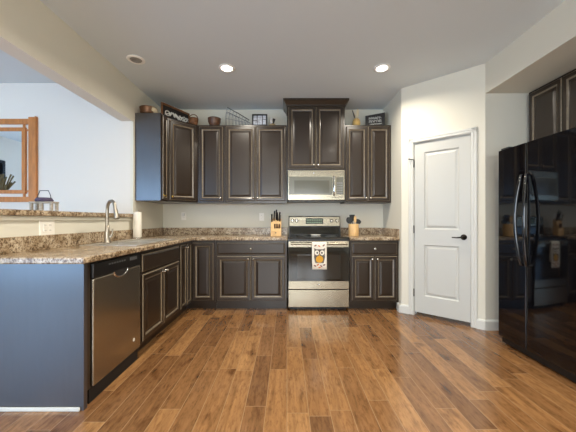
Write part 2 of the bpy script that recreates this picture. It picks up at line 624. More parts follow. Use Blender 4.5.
# baseboards
def base_prof(p, q, name):
    dx_, dy_ = q[0] - p[0], q[1] - p[1]
    L_ = math.hypot(dx_, dy_)
    a = math.atan2(dy_, dx_)
    m_ = MB()
    pr = [(0, 0), (-0.016, 0), (-0.016, 0.085), (-0.010, 0.10), (0, 0.105)]
    n = len(pr)
    vs = [(0, y, z) for y, z in pr] + [(L_, y, z) for y, z in pr]
    fs = [tuple(range(n)), tuple(range(2 * n - 1, n - 1, -1))] + [(i, (i + 1) % n, n + (i + 1) % n, n + i) for i in range(n)]
    m_.add(vs, fs)
    return struct(m_.build(name, 'white_trim', loc=(p[0], p[1], 0), rotz=a))


base_prof((R1[0] - 0.016, R1[1] + 0.06), (R1[0] - 0.016, R1[1] - 0.006), 'baseboard_right_return').rotation_euler.z = -PI / 2
base_prof(wallp(-0.006), wallp(0.098), 'baseboard_pantry_left')
base_prof(wallp(0.782), wallp(LW + 0.003), 'baseboard_pantry_right')
base_prof(R2, (XR, R2[1]), 'baseboard_alcove')

# ------------------------------------------------------------------ pantry door
rz = math.atan2(uy, ux)
cas = MB()
cp = [(0.0, 0.0)]


def casing(m_, x0, z0, x1, z1):
    m_.ring_panel(x0, z0, x1, z1, [(0.0, 0.012), (0.006, 0.018), (0.022, 0.018), (0.028, 0.013)])


casing(cas, DL - 0.055, 0, DL, DH + 0.055)
casing(cas, DR_, 0, DR_ + 0.055, DH + 0.055)
casing(cas, DL - 0.055, DH, DR_ + 0.055, DH + 0.055)
cas.box(DL - 0.001, 0, 0, DL + 0.006, 0.1, DH).box(DR_ - 0.006, 0, 0, DR_ + 0.001, 0.1, DH).box(DL, 0, DH - 0.006, DR_, 0.1, DH + 0.001)
struct(cas.build('trim_2', 'white_trim', loc=(R1[0], R1[1], 0), rotz=rz), 'white casing around the pantry door')
dr = bpy.data.objects.new('door_1', None)
COL.objects.link(dr)
dr.location = (R1[0], R1[1], 0)
dr.rotation_euler.z = rz
struct(dr, 'white two panel pantry door with dark lever handle')
a, b = DL + 0.009, DR_ - 0.009
z0, z1 = 0.042, DH - 0.009
d = MB()
yb_, yf = 0.045, 0.010
# slab as a grid with two recessed raised panels
px0, px1 = a + 0.105, b - 0.105
rows = [(z0, z0 + 0.20), (z0 + 0.20, z0 + 0.80), (z0 + 0.80, z0 + 0.98), (z0 + 0.98, z1 - 0.115), (z1 - 0.115, z1)]
d.box(a, yf, z0, px0, yb_, z1).box(px1, yf, z0, b, yb_, z1)
for i in (0, 2, 4):
    d.box(px0, yf, rows[i][0], px1, yb_, rows[i][1])
for i in (1, 3):
    q0, q1 = rows[i]
    vs, fs = [], []
    prof = [(0, yf), (0.012, yf + 0.014), (0.020, yf + 0.014), (0.042, yf + 0.004)]
    for ins, y in prof:
        vs += [(px0 + ins, y, q0 + ins), (px1 - ins, y, q0 + ins), (px1 - ins, y, q1 - ins), (px0 + ins, y, q1 - ins)]
    for j in range(3):
        for k in range(4):
            fs.append((j * 4 + k, j * 4 + (k + 1) % 4, j * 4 + 4 + (k + 1) % 4, j * 4 + 4 + k))
    fs.append((12, 13, 14, 15))
    d.add(vs, fs)
d.build('door_slab', 'door_white', dr)
for zz in (0.27, 1.02, 1.80):
    MB().lathe([(0.006, -0.045), (0.006, 0.045)], (DL + 0.004, -0.004, zz), 10).build('hinge', 'bronze', dr)
MB().tube([(DL + 0.004, -0.004, 1.845), (DL - 0.02, -0.03, 1.852), (DL - 0.035, -0.04, 1.852)], 0.005, 6).lathe(
    [(0.009, -0.006), (0.009, 0.006)], (DL - 0.038, -0.042, 1.852), 10).build('door_stop', 'bronze', dr)
hx, hz = b - 0.062, 0.945
hd = MB().lathe([(0.031, 0.0), (0.031, -0.006), (0.026, -0.012), (0.012, -0.014), (0.010, -0.045), (0.0, -0.046)], (hx, yf, hz), 20, 'y')
hd.tube([(hx, yf - 0.04, hz), (hx - 0.02, yf - 0.048, hz - 0.001), (hx - 0.06, yf - 0.048, hz - 0.006), (hx - 0.105, yf - 0.044, hz - 0.004)], [0.010, 0.009, 0.007, 0.006], 10)
hd.build('door_handle', 'bronze', dr)
MB().box(b - 0.0, yf - 0.001, hz - 0.03, b + 0.003, yf + 0.02, hz + 0.03).build('latch_plate', 'bronze', dr)


# ------------------------------------------------------------------ cabinets
DOORP = [(0.0, 0.012), (0.006, 0.019), (0.010, 0.021), (0.036, 0.021), (0.040, 0.019), (0.053, 0.011), (0.057, 0.010), (0.061, 0.010), (0.078, 0.016), (0.084, 0.0175)]


def door_prof(wd):
    s = min(1.0, wd / 0.26)
    return [(i * s if i > 0.004 else i, h) for i, h in DOORP]


DRAWP = [(0.0, 0.010), (0.006, 0.016), (0.012, 0.018), (0.018, 0.021)]


def knob(parent, x, y, z, mat='nickel'):
    MB().lathe([(0.010, 0.0), (0.007, -0.004), (0.006, -0.012), (0.012, -0.017), (0.0145, -0.023), (0.012, -0.029), (0.0, -0.031)], (0, 0, 0), 14, 'y').build(
        'knob', mat, parent, loc=(x, y, z))


def cab_door(root, x0, x1, z0, z1, knobs=(), y=0.0, mat='espresso', knob_mat='nickel', name='door', parent_rot=0.0, origin=None):
    """door leaf; its mesh starts at its own lower left corner"""
    wd = x1 - x0
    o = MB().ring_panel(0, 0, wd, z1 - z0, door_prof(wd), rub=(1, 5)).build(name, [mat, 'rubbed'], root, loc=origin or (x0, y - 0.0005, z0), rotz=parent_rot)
    for kx, kz in knobs:
        knob(o, kx, -0.0205, kz, knob_mat)
    return o


def base_cabinet(label, loc, rotz, wd, doors, drawer=None, depth=0.575, group=None):
    r = thing('base_cabinet', label, 'cabinet', loc, rotz, group)
    bd = MB().box(0.0, 0.075, 0.0, wd, depth, 0.10)
    if drawer == 0:      # open inside for the sink
        bd.box(0, 0, 0.10, wd, 0.02, 0.875).box(0, 0.02, 0.10, 0.016, depth, 0.875).box(wd - 0.016, 0.02, 0.10, wd, depth, 0.875)
        bd.box(0.016, 0.02, 0.10, wd - 0.016, depth, 0.118).box(0.016, depth - 0.01, 0.118, wd - 0.016, depth, 0.875)
    else:
        bd.box(0, 0, 0.10, wd, depth, 0.875)
    bd.build('cabinet_body', 'espresso', r)
    g = 0.022
    top = 0.845
    if drawer is not None:
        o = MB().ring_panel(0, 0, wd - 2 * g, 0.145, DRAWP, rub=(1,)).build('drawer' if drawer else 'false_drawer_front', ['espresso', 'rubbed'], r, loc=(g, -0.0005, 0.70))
        if drawer:
            knob(o, (wd - 2 * g) / 2, -0.0205, 0.072)
        top = 0.678
    zb = 0.128
    if doors == 2:
        c = wd / 2
        dw = c - 0.004 - g
        cab_door(r, g, c - 0.004, zb, top, [(dw - 0.028, top - zb - 0.035)])
        cab_door(r, c + 0.004, wd - g, zb, top, [(0.028, top - zb - 0.035)])
    else:
        cab_door(r, 0.018, wd - 0.018, zb, top, [(wd - 0.036 - 0.028, top - zb - 0.035)] if doors == 1 else [])
    return r


def upper_cabinet(label, loc, rotz, wd, n, ht, depth, knobs, knob_mat='nickel', group=None, name='wall_cabinet'):
    r = thing(name, label, 'cabinet', loc, rotz, group)
    MB().box(0, 0, 0, wd, depth, ht).build('cabinet_body', 'espresso', r)
    g = 0.02
    z0, z1 = 0.022, ht - 0.022
    if n == 2:
        c = wd / 2
        dw = c - 0.004 - g
        cab_door(r, g, c - 0.004, z0, z1, [(dw - 0.026, 0.04)] if knobs else [], knob_mat=knob_mat)
        cab_door(r, c + 0.004, wd - g, z0, z1, [(0.026, 0.04)] if knobs else [], knob_mat=knob_mat)
    else:
        dw = wd - 2 * g
        cab_door(r, g, wd - g, z0, z1, [((dw - 0.026) if knobs == 'r' else 0.026, 0.04)] if knobs else [], knob_mat=knob_mat)
    return r


YF = 3.63      # faces of the back run
XF = -1.205    # faces of the left run
ZU0, ZU1 = 1.362, 2.405
GB, GU = 'base cabinets along the kitchen walls', 'wall cabinets of the kitchen'
base_cabinet('dark espresso base cabinet with one wide drawer over two doors, left of the range', (-0.895, YF, 0), 0, 0.892, 2, 1, group=GB)
base_cabinet('narrower dark base cabinet with drawer and two doors, right of the range', (0.787, YF, 0), 0, 0.608, 2, 1, group=GB)
base_cabinet('dark sink base cabinet beside the dishwasher, two doors under a knobless front', (XF, 2.367, 0), PI / 2, 0.858, 2, 0, depth=0.575, group=GB)
base_cabinet('slim one door dark base cabinet between the sink cabinet and the corner', (XF, 3.228, 0), PI / 2, 0.222, 1, None, depth=0.575, group=GB)
# corner base cabinet
r = thing('corner_base_cabinet', 'L-shaped dark corner base cabinet with two full height doors', 'cabinet', (XF, YF, 0), 0, GB)
y0 = 3.453 - YF
MB().prism([(0, 0), (0.307, 0), (0.307, 0.575), (-0.58, 0.575), (-0.58, y0), (0, y0)], 0.10, 0.875).prism(
    [(-0.075, 0.075), (0.307, 0.075), (0.307, 0.575), (-0.58, 0.575), (-0.58, y0), (-0.075, y0)], 0, 0.10).build('cabinet_body', 'espresso', r)
cab_door(r, 0, 0.135, 0.128, 0.845, [], origin=(0.0005, y0 + 0.015, 0.128), parent_rot=PI / 2)
cab_door(r, 0.026, 0.286, 0.128, 0.845, [])
# peninsula end panel + filler
r = thing('end_panel', 'smooth bluish side panel closing the peninsula beside the dishwasher', 'panel', (0, 1.72, 0))
MB().box(XL, 0, 0.0, XF, 0.03, 0.875).build('panel', 'espresso_side', r)
MB().box(XF - 0.5, 0.03, 0.10, XF, 0.056, 0.875).build('filler_strip', 'espresso', r)
MB().box(XL, -0.012, 0.0, XF - 0.02, 0.0, 0.022).build('shoe_moulding', 'white_trim', r, bevel=0.004)

# upper cabinets
upper_cabinet('narrow dark wall cabinet at the left end, its side facing out over the sink', (-1.50, 3.45, ZU0), PI / 2, 0.168, 1, ZU1 - ZU0, 0.308, 'l', 'brass', GU)
lf = [o for o in COL.objects if o.name.startswith('wall_cabinet')][-1]
MB().box(-0.003, 0.004, 0.003, 0.0, 0.304, ZU1 - ZU0 - 0.003).build('side_panel', 'espresso_side', lf)
r = thing('corner_wall_cabinet', 'diagonal dark corner wall cabinet with a single door', 'cabinet', (-1.50, 3.62, ZU0), 0, GU)
MB().prism([(0, 0), (0.30, 0.28), (0.30, 0.608), (-0.308, 0.608), (-0.308, 0)], 0, ZU1 - ZU0).build('cabinet_body', 'espresso', r)
ra = math.atan2(0.28, 0.30)
dl = math.hypot(0.28, 0.30)
cab_door(r, 0.03, dl - 0.03, 0.022, ZU1 - ZU0 - 0.022, [(0.026, 0.04)], knob_mat='brass', origin=(0.03 * math.cos(ra), 0.03 * math.sin(ra) - 0.0005, 0.022), parent_rot=ra)
YU = 3.90
upper_cabinet('narrow one door dark wall cabinet on the back wall, beside the corner cabinet', (-1.197, YU, ZU0), 0, 0.355, 1, ZU1 - ZU0, 0.328, 'r', group=GU)
upper_cabinet('wide two door dark wall cabinet left of the microwave, wire rack on top', (-0.84, YU, ZU0), 0, 0.838, 2, ZU1 - ZU0, 0.328, 'c', group=GU)
upper_cabinet('two door dark wall cabinet right of the microwave, black sign on top', (0.772, YU, ZU0), 0, 0.626, 2, ZU1 - ZU0, 0.328, 'c', group=GU)
r = upper_cabinet('raised dark wall cabinet with crown moulding above the microwave', (0.0, 3.87, 1.795), 0, 0.77, 2, 0.865, 0.358, 'c', group=GU)
c = MB()
vs, fs = [], []
rings = [(0.0, 2.645), (0.010, 2.650), (0.012, 2.668), (0.022, 2.680), (0.040, 2.705), (0.050, 2.712), (0.050, 2.735)]
for e, z in rings:
    z -= 1.795
    vs += [(-e, -e - 0.001, z), (0.77 + e, -e - 0.001, z), (0.77 + e, 0.358, z), (-e, 0.358, z)]
for j in range(len(rings) - 1):
    for k in range(4):
        fs.append((j * 4 + k, j * 4 + (k + 1) % 4, j * 4 + 4 + (k + 1) % 4, j * 4 + 4 + k))
fs += [(3, 2, 1, 0), tuple(range(len(vs) - 4, len(vs)))]
c.add(vs, fs).build('crown_moulding', 'espresso', r)
# cabinet over the fridge
upper_cabinet('dark two door wall cabinet set back above the black refrigerator', (2.467, 2.955, 1.80), -PI / 2, 0.74, 2, 0.625, 0.34, None, group=GU)
upper_cabinet('dark one door wall cabinet above the fridge, mostly outside the picture', (2.467, 2.213, 1.80), -PI / 2, 0.40, 1, 0.625, 0.34, None, group=GU)


# ------------------------------------------------------------------ worktops
def slab(name, label, xs, ys, mask, z0, z1, front_bevel=0.008):
    bm = bmesh.new()
    vt, vb = {}, {}

    def V(d_, i, j, z):
        if (i, j) not in d_:
            d_[(i, j)] = bm.verts.new((xs[i], ys[j], z))
        return d_[(i, j)]
    cells = {(i, j) for i in range(len(xs) - 1) for j in range(len(ys) - 1) if mask(i, j)}
    for i, j in cells:
        q = [(i, j), (i + 1, j), (i + 1, j + 1), (i, j + 1)]
        bm.faces.new([V(vt, *p, z1) for p in q])
        bm.faces.new([V(vb, *p, z0) for p in reversed(q)])
        for (a_, b_), nb in (((q[0], q[1]), (i, j - 1)), ((q[1], q[2]), (i + 1, j)), ((q[2], q[3]), (i, j + 1)), ((q[3], q[0]), (i - 1, j))):
            if nb not in cells:
                bm.faces.new([V(vb, *a_, z0), V(vb, *b_, z0), V(vt, *b_, z1), V(vt, *a_, z1)])
    bmesh.ops.recalc_face_normals(bm, faces=bm.faces)
    bmesh.ops.dissolve_limit(bm, angle_limit=0.01, verts=bm.verts, edges=bm.edges)
    me = bpy.data.meshes.new(name)
    bm.to_mesh(me)
    bm.free()
    me.materials.append(M['granite'])
    o = bpy.data.objects.new(name, me)
    COL.objects.link(o)
    bv = o.modifiers.new('bevel', 'BEVEL')
    bv.width = front_bevel
    bv.segments = 3
    bv.limit_method = 'ANGLE'
    bv.angle_limit = math.radians(40)
    return tag(o, label, 'countertop')


SX0, SX1, SY0, SY1 = -1.70, -1.26, 2.42, 3.20
ct = slab('worktop', 'speckled brown L-shaped worktop holding the sink', [XL, SX0, SX1, -1.165, 0.008], [1.665, SY0, SY1, 3.595, YB],
          lambda i, j: (i < 3 and not (i == 1 and j == 1)) or j == 3, 0.876, 0.914)
MB().box(XL, 1.665, 0.914, XL + 0.018, YB, 1.018).box(XL + 0.018, YB - 0.018, 0.914, 0.008, YB, 1.018).build('backsplash', 'granite', ct, bevel=0.003)
ct2 = slab('worktop', 'short speckled worktop right of the range, under the utensil crock', [0.782, 1.398], [3.595, YB], lambda i, j: True, 0.876, 0.914)
MB().box(0.782, YB - 0.018, 0.914, 1.398, YB, 1.018).box(1.380, 3.61, 0.914, 1.398, YB - 0.018, 1.018).build('backsplash', 'granite', ct2, bevel=0.003)
tag(MB().box(-2.24, 1.60, 1.158, -1.77, YD - 0.002, 1.20).build('bar_ledge', 'granite', bevel=0.01, seg=3),
    'raised speckled brown bar ledge on the low wall behind the sink', 'countertop')

# ------------------------------------------------------------------ sink, faucet, paper towels
r = thing('kitchen_sink', 'double bowl stainless steel sink set in the worktop', 'sink', (0, 0, 0.914))
m_ = MB()


def rim(m_, x0, y0, x1, y1, w_, z0, z1):
    m_.box(x0, y0, z0, x0 + w_, y1, z1).box(x1 - w_, y0, z0, x1, y1, z1).box(x0 + w_, y0, z0, x1 - w_, y0 + w_, z1).box(x0 + w_, y1 - w_, z0, x1 - w_, y1, z1)


rim(m_, SX0 - 0.02, SY0 - 0.02, SX1 + 0.02, SY1 + 0.02, 0.024, 0.0005, 0.007)
m_.box(SX0, SY0, 0.0005, SX0 + 0.07, SY1, 0.006)
m_.box(SX0, 2.80, 0.0005, SX1, 2.83, 0.006)
m_.build('sink_rim', 'sink_steel', r, bevel=0.003)
for y0_, y1_ in ((SY0 + 0.004, 2.80), (2.83, SY1 - 0.004)):
    x0_, x1_ = SX0 + 0.07, SX1 - 0.004
    m_ = MB()
    m_.box(x0_, y0_, -0.19, x1_, y1_, -0.185)
    m_.box(x0_, y0_, -0.19, x0_ + 0.004, y1_, 0.0).box(x1_ - 0.004, y0_, -0.19, x1_, y1_, 0.0).box(x0_, y0_, -0.19, x1_, y0_ + 0.004, 0.0).box(x0_, y1_ - 0.004, -0.19, x1_, y1_, 0.0)
    bw = m_.build('bowl', 'sink_steel', r)
    MB().lathe([(0.0, -0.185), (0.04, -0.184), (0.042, -0.182), (0.0, -0.1815)], ((x0_ + x1_) / 2, (y0_ + y1_) / 2, 0), 16).build('drain', 'chrome', bw)
fx_, fy_ = -1.652, 2.665
r = thing('faucet', 'tall gooseneck pull-down faucet with brushed finish behind the sink', 'faucet', (fx_, fy_, 0.9205))
MB().lathe([(0.034, 0.0), (0.034, 0.006), (0.027, 0.012), (0.024, 0.06), (0.026, 0.075), (0.018, 0.12), (0.0155, 0.16), (0.0, 0.161)], n=20).build('faucet_base', 'faucet_metal', r)
dxs, dys = 0.80, -0.60     # direction the spout swings
pts = [(0, 0, 0.10), (0, 0, 0.30)]
R_ = 0.082
for k in range(1, 13):
    t = PI * k / 12 * 0.93
    s_ = R_ * (1 - math.cos(t))
    pts.append((dxs * s_, dys * s_, 0.30 + R_ * math.sin(t)))
MB().tube(pts, 0.0145, 12).build('spout', 'faucet_metal', r)
e = Vector(pts[-1])
dd = (Vector(pts[-1]) - Vector(pts[-2])).normalized()
MB().tube([tuple(e - dd * 0.005), tuple(e + dd * 0.02), tuple(e + dd * 0.05), tuple(e + dd * 0.10), tuple(e + dd * 0.105)], [0.0135, 0.0165, 0.018, 0.024, 0.021], 14).build('spray_head', 'faucet_metal', r)
MB().tube([(0.016, 0.0, 0.055), (0.036, 0.004, 0.06), (0.042, 0.006, 0.085), (0.044, 0.01, 0.13)], [0.012, 0.011, 0.007, 0.006], 10).build('lever', 'faucet_metal', r)

r = thing('paper_towel_roll', 'white paper towel roll standing on its holder beside the sink', 'paper towels', (-1.728, 3.35, 0.9145))
MB().lathe([(0.0, 0.0), (0.058, 0.0), (0.058, 0.008), (0.054, 0.012), (0.006, 0.014), (0.006, 0.312), (0.009, 0.318), (0.0, 0.322)], n=24).build('holder', 'nickel', r)
MB().lathe([(0.02, 0.016), (0.043, 0.016), (0.045, 0.02), (0.045, 0.302), (0.043, 0.306), (0.02, 0.306), (0.02, 0.016)], n=28).build('roll', 'paper', r)


# ------------------------------------------------------------------ outlets
def outlet(label, loc, rotz, gangs=1, plug=False, horiz=False):
    r = thing('wall_outlet', label, 'outlet', loc, rotz, 'wall outlets')
    hw, hh = (0.035 * gangs, 0.057)
    if horiz:
        hw, hh = hh, hw
    m_ = MB().ring_panel(-hw, -hh, hw, hh, [(0.0, 0.003), (0.004, 0.006)])
    m_.build('cover_plate', 'white_plastic', r)
    k = MB()
    for g in range(gangs):
        cx = (g - (gangs - 1) / 2) * 0.046
        for cz in (-0.02, 0.02):
            X, Z = (cz, cx) if horiz else (cx, cz)
            k.m = 0
            k.ring_panel(X - 0.015, Z - 0.014, X + 0.015, Z + 0.014, [(0.001, 0.0065), (0.002, 0.008)], yb=0.0)
            k.m = 1
            k.box(X - 0.006, -0.0085, Z - 0.003, X - 0.004, -0.0078, Z + 0.006).box(X + 0.004, -0.0085, Z - 0.003, X + 0.006, -0.0078, Z + 0.006)
    k.build('socket', ['white_plastic', 'black_plastic'], r)
    if plug:
        MB().box(-0.018, -0.04, 0.0, 0.018, -0.008, 0.045).build('plug_adapter', 'white_ceramic', r, bevel=0.005)
    return r


outlet('double outlet plate on the low wall under the bar ledge', (XL + 0.0005, 2.185, 1.07), PI / 2, 2, horiz=False)
outlet('outlet with a white plug on the back wall near the corner', (-1.505, YB - 0.0005, 1.185), 0, 1, plug=True)
outlet('plain outlet on the back wall behind the knife block', (-0.37, YB - 0.0005, 1.175), 0, 1)

# ------------------------------------------------------------------ dishwasher
r = thing('dishwasher', 'stainless steel dishwasher with black control strip at the peninsula end', 'dishwasher', (XF, 1.779, 0), PI / 2)
WD = 0.585
MB().box(0.003, 0.012, 0.0, WD - 0.003, 0.58, 0.872).build('tub', 'dark_gap', r)
MB().box(0.006, -0.014, 0.105, WD - 0.006, 0.011, 0.765).build('door', 'steel_v', r, bevel=0.006, seg=3)
# control strip with the recessed pull below it
cpn = MB().box(0.006, -0.014, 0.768, WD - 0.006, 0.011, 0.862).build('control_panel', 'black_plastic', r, bevel=0.006)
k = MB()
for q in range(7):
    k.box(0.16 + q * 0.03, -0.0155, 0.830, 0.178 + q * 0.03, -0.0138, 0.840)
k.build('button_row', 'wire', cpn)
MB().box(0.42, -0.0155, 0.822, 0.52, -0.0138, 0.846).build('status_display', 'wire', cpn)
pts, pts2 = [], []
for q in range(13):
    t = PI + PI * q / 12
    pts.append((0.30 + 0.085 * math.cos(t), 0.775 + 0.045 * math.sin(t)))
hm = MB().prism_y(pts, -0.0155, -0.0135)
hm.build('handle_pocket', 'dark_gap', r)
MB().tube([(x, -0.016, z - 0.002) for x, z in pts], 0.006, 8).build('handle', 'chrome', r)
MB().lathe([(0.0, 0.0), (0.013, 0.0), (0.013, -0.0015), (0.010, -0.0015), (0.010, -0.001), (0.0, -0.001)], (0.475, -0.0142, 0.20), 20, 'y').build('round_badge', 'white_ceramic', r)
MB().box(0.003, 0.055, 0.0, WD - 0.003, 0.07, 0.10).build('kick_plate', 'black_plastic', r)

# ------------------------------------------------------------------ range
RX, RW = 0.013, 0.762
r = thing('range', 'stainless steel electric range with black glass oven door', 'range', (RX, 3.63, 0))
MB().box(0.002, 0.0, 0.03, RW - 0.002, 0.575, 0.893).box(0.03, 0.06, 0.0, RW - 0.03, 0.52, 0.03).build('oven_body', 'black_plastic', r)
ck = MB().box(0.0, -0.025, 0.894, RW, 0.53, 0.918).build('cooktop', 'black_glass', r, bevel=0.006, seg=3)
for bx_, by_, br in ((0.2, 0.12, 0.10), (0.56, 0.12, 0.075), (0.2, 0.38, 0.075), (0.56, 0.38, 0.10)):
    MB().lathe([(br, 0.9181), (br, 0.9188), (br - 0.004, 0.9188), (br - 0.004, 0.9181)], (bx_, by_, 0), 32).build('burner_ring', 'wire', ck)
# backguard: slanted steel face between black end caps
bg = MB().add([(0.012, 0.50, 0.918), (RW - 0.012, 0.50, 0.918), (RW - 0.012, 0.53, 1.178), (0.012, 0.53, 1.178),
               (0.012, 0.578, 0.918), (RW - 0.012, 0.578, 0.918), (RW - 0.012, 0.578, 1.19), (0.012, 0.578, 1.19)],
              [(0, 1, 2, 3), (4, 7, 6, 5), (0, 4, 5, 1), (3, 2, 6, 7), (0, 3, 7, 4), (1, 5, 6, 2)]).build('backguard', 'black_plastic', r, bevel=0.004)


def on_bg(x0, z0, x1, z1, off, th, m_):      # box lying on the slanted face
    def Y(z):
        return 0.50 + (z - 0.918) / 0.26 * 0.03 - off
    vs = [(x0, Y(z0), z0), (x1, Y(z0), z0), (x1, Y(z1), z1), (x0, Y(z1), z1)]
    vs += [(x, y - th, z) for x, y, z in vs]
    return m_.add(vs, [(3, 2, 1, 0), (4, 5, 6, 7), (0, 1, 5, 4), (1, 2, 6, 5), (2, 3, 7, 6), (3, 0, 4, 7)])


fp = on_bg(0.022, 1.045, RW - 0.022, 1.176, 0.0, 0.006, MB()).build('control_face', 'steel', bg, bevel=0.002)
on_bg(0.255, 1.075, 0.505, 1.155, 0.006, 0.002, MB()).build('display', 'lcd', bg)
k = MB()
for q in range(9):
    for p_ in range(2):
        on_bg(0.268 + q * 0.025, 1.085 + p_ * 0.035, 0.284 + q * 0.025, 1.105 + p_ * 0.035, 0.008, 0.001, k)
k.build('display_markings', 'seg', bg)
for kx, kz in ((0.065, 1.12), (0.125, 1.12), (0.625, 1.12), (0.70, 1.12)):
    kb = MB().lathe([(0.026, 0.0), (0.026, -0.004), (0.019, -0.006), (0.017, -0.022), (0.014, -0.024), (0.0, -0.024)], (kx, 0.517, kz), 20, 'y')
    kb.box(kx - 0.003, 0.489, kz - 0.016, kx + 0.003, 0.495, kz + 0.016)
    kb.build('knob', 'nickel', bg)
on_bg(0.03, 0.93, RW - 0.03, 1.03, -0.001, 0.003, MB()).build('vent_panel', 'black_glass', bg)
# oven door
od = MB().box(0.004, -0.042, 0.272, RW - 0.004, -0.003, 0.868).build('door', 'steel', r, bevel=0.005, seg=3)
MB().ring_panel(0.006, 0.372, RW - 0.006, 0.795, [(0.0, 0.002), (0.002, 0.003)], yb=-0.042).build('glass_front', 'black_glass', od)
MB().ring_panel(0.115, 0.40, RW - 0.115, 0.70, [(0.0, 0.0006), (0.003, 0.0008)], yb=-0.045).build('window', 'oven_window', od)
hb = MB().tube([(0.035, -0.092, 0.842), (RW - 0.035, -0.092, 0.842)], 0.0145, 14)
for hx_ in (0.06, RW - 0.06):
    hb.box(hx_ - 0.012, -0.092, 0.832, hx_ + 0.012, -0.040, 0.852)
hb.build('handle', 'steel', od, bevel=0.002)
MB().lathe([(0.0, 0.0), (0.014, 0.0), (0.014, -0.002), (0.0, -0.002)], (RW / 2, -0.0422, 0.325), 20, 'y').build('round_badge', 'chrome', od)
MB().box(0.004, -0.036, 0.048, RW - 0.004, -0.003, 0.262).build('drawer', 'steel', r, bevel=0.005, seg=3)

# spoon rest
tag(MB().lathe([(0.0, 0.0), (0.055, 0.0), (0.062, 0.004), (0.07, 0.014), (0.066, 0.014), (0.055, 0.006), (0.0, 0.005)], n=28).add(
    [(-0.01, -0.06, 0.012), (0.01, -0.06, 0.012), (0.008, -0.11, 0.016), (-0.008, -0.11, 0.016), (-0.01, -0.06, 0.006), (0.01, -0.06, 0.006), (0.008, -0.11, 0.008), (-0.008, -0.11, 0.008)],
    [(0, 1, 2, 3), (4, 7, 6, 5), (0, 4, 5, 1), (1, 5, 6, 2), (2, 6, 7, 3), (3, 7, 4, 0)]).build('spoon_rest', 'white_ceramic', loc=(RX + 0.375, 3.93, 0.9185)),
    'small cream spoon rest on the black glass cooktop', 'spoon rest')

# towel with an owl print hanging over the oven handle
TX, TW = 0.305, 0.178
t = MB()
yo = 3.63 - 0.092
path = []
for z in (0.60, 0.66, 0.72, 0.78, 0.842):
    path.append((yo + 0.0205, z))
for k in range(1, 8):
    a_ = PI * k / 8
    path.append((yo + 0.0205 * math.cos(a_), 0.842 + 0.0205 * math.sin(a_)))
for z in (0.842, 0.79, 0.74, 0.68, 0.62, 0.57, 0.53):
    path.append((yo - 0.0205 - 0.003 * math.sin((0.842 - z) * 9), z))
NX = 8
vs, fs = [], []
for i, (y, z) in enumerate(path):
    for j in range(NX + 1):
        u = j / NX
        wob = 0.0015 * math.sin(u * 9 + z * 6) if z < 0.83 else 0
        vs.append((TX + u * TW, y + wob, z))
n1 = len(path) * (NX + 1)
for i, (y, z) in enumerate(path):      # outer skin
    ii = max(1, min(len(path) - 2, i))
    ty, tz = path[ii + 1][0] - path[ii - 1][0], path[ii + 1][1] - path[ii - 1][1]
    l_ = math.hypot(ty, tz)
    ny, nz = -tz / l_, ty / l_
    for j in range(NX + 1):
        p = vs[i * (NX + 1) + j]
        vs.append((p[0], p[1] + (-ny) * -0.003, p[2] + nz * 0.003))
for i in range(len(path) - 1):
    for j in range(NX):
        a_ = i * (NX + 1) + j
        q = (a_, a_ + 1, a_ + NX + 2, a_ + NX + 1)
        fs.append(q)
        fs.append(tuple(x + n1 for x in reversed(q)))
    for j in (0, NX):
        a_ = i * (NX + 1) + j
        fs.append((a_, a_ + NX + 1, a_ + NX + 1 + n1, a_ + n1))
for i in (0, len(path) - 1):
    for j in range(NX):
        a_ = i * (NX + 1) + j
        fs.append((a_, a_ + 1, a_ + 1 + n1, a_ + n1))
t.add(vs, fs, True)
YT = yo - 0.0285


def disc(m_, cx, cz, rx, rz, y, n=20, ry=0.0008):
    m_.prism_y([(cx + rx * math.cos(2 * PI * k / n), cz + rz * math.sin(2 * PI * k / n)) for k in range(n)], y, y + ry)


cx = TX + TW / 2
t.m = 1
t.prism_y([(cx - 0.062, 0.755), (cx - 0.066, 0.79), (cx - 0.04, 0.775), (cx + 0.04, 0.775), (cx + 0.066, 0.79), (cx + 0.062, 0.755), (cx + 0.066, 0.68),
           (cx + 0.05, 0.61), (cx - 0.05, 0.61), (cx - 0.066, 0.68)], YT, YT + 0.005)
t.m = 0
for s_ in (-1, 1):
    disc(t, cx + s_ * 0.032, 0.733, 0.027, 0.030, YT - 0.001)
t.m = 2
for s_ in (-1, 1):
    disc(t, cx + s_ * 0.028, 0.733, 0.010, 0.013, YT - 0.002)
t.m = 3
disc(t, cx, 0.655, 0.045, 0.043, YT - 0.001)
t.prism_y([(cx - 0.008, 0.715), (cx + 0.008, 0.715), (cx, 0.695)], YT - 0.002, YT)
for q, (lx, lz, s_) in enumerate(((-0.05, 0.82, 0.5), (-0.005, 0.815, -0.4), (0.05, 0.822, 0.7), (-0.055, 0.575, -0.5), (-0.02, 0.588, 0.8), (0.02, 0.572, -0.7), (0.055, 0.585, 0.3), (0.0, 0.555, 0.2))):
    t.m = 4 if q % 3 != 1 else 5
    ca, sa = math.cos(s_), math.sin(s_)
    pp = [(-0.018, 0), (-0.006, 0.008), (0.012, 0.006), (0.018, 0), (0.012, -0.006), (-0.006, -0.008)]
    t.prism_y([(cx + lx + a_ * ca - b_ * sa, lz + a_ * sa + b_ * ca) for a_, b_ in pp], YT, YT + 0.005)
tag(t.build('dish_towel', ['towel', 'owl_grey', 'black_plastic', 'owl_yellow', 'leaf_brown', 'leaf_orange']),
    'white dish towel with an owl print hanging from the oven handle', 'towel')

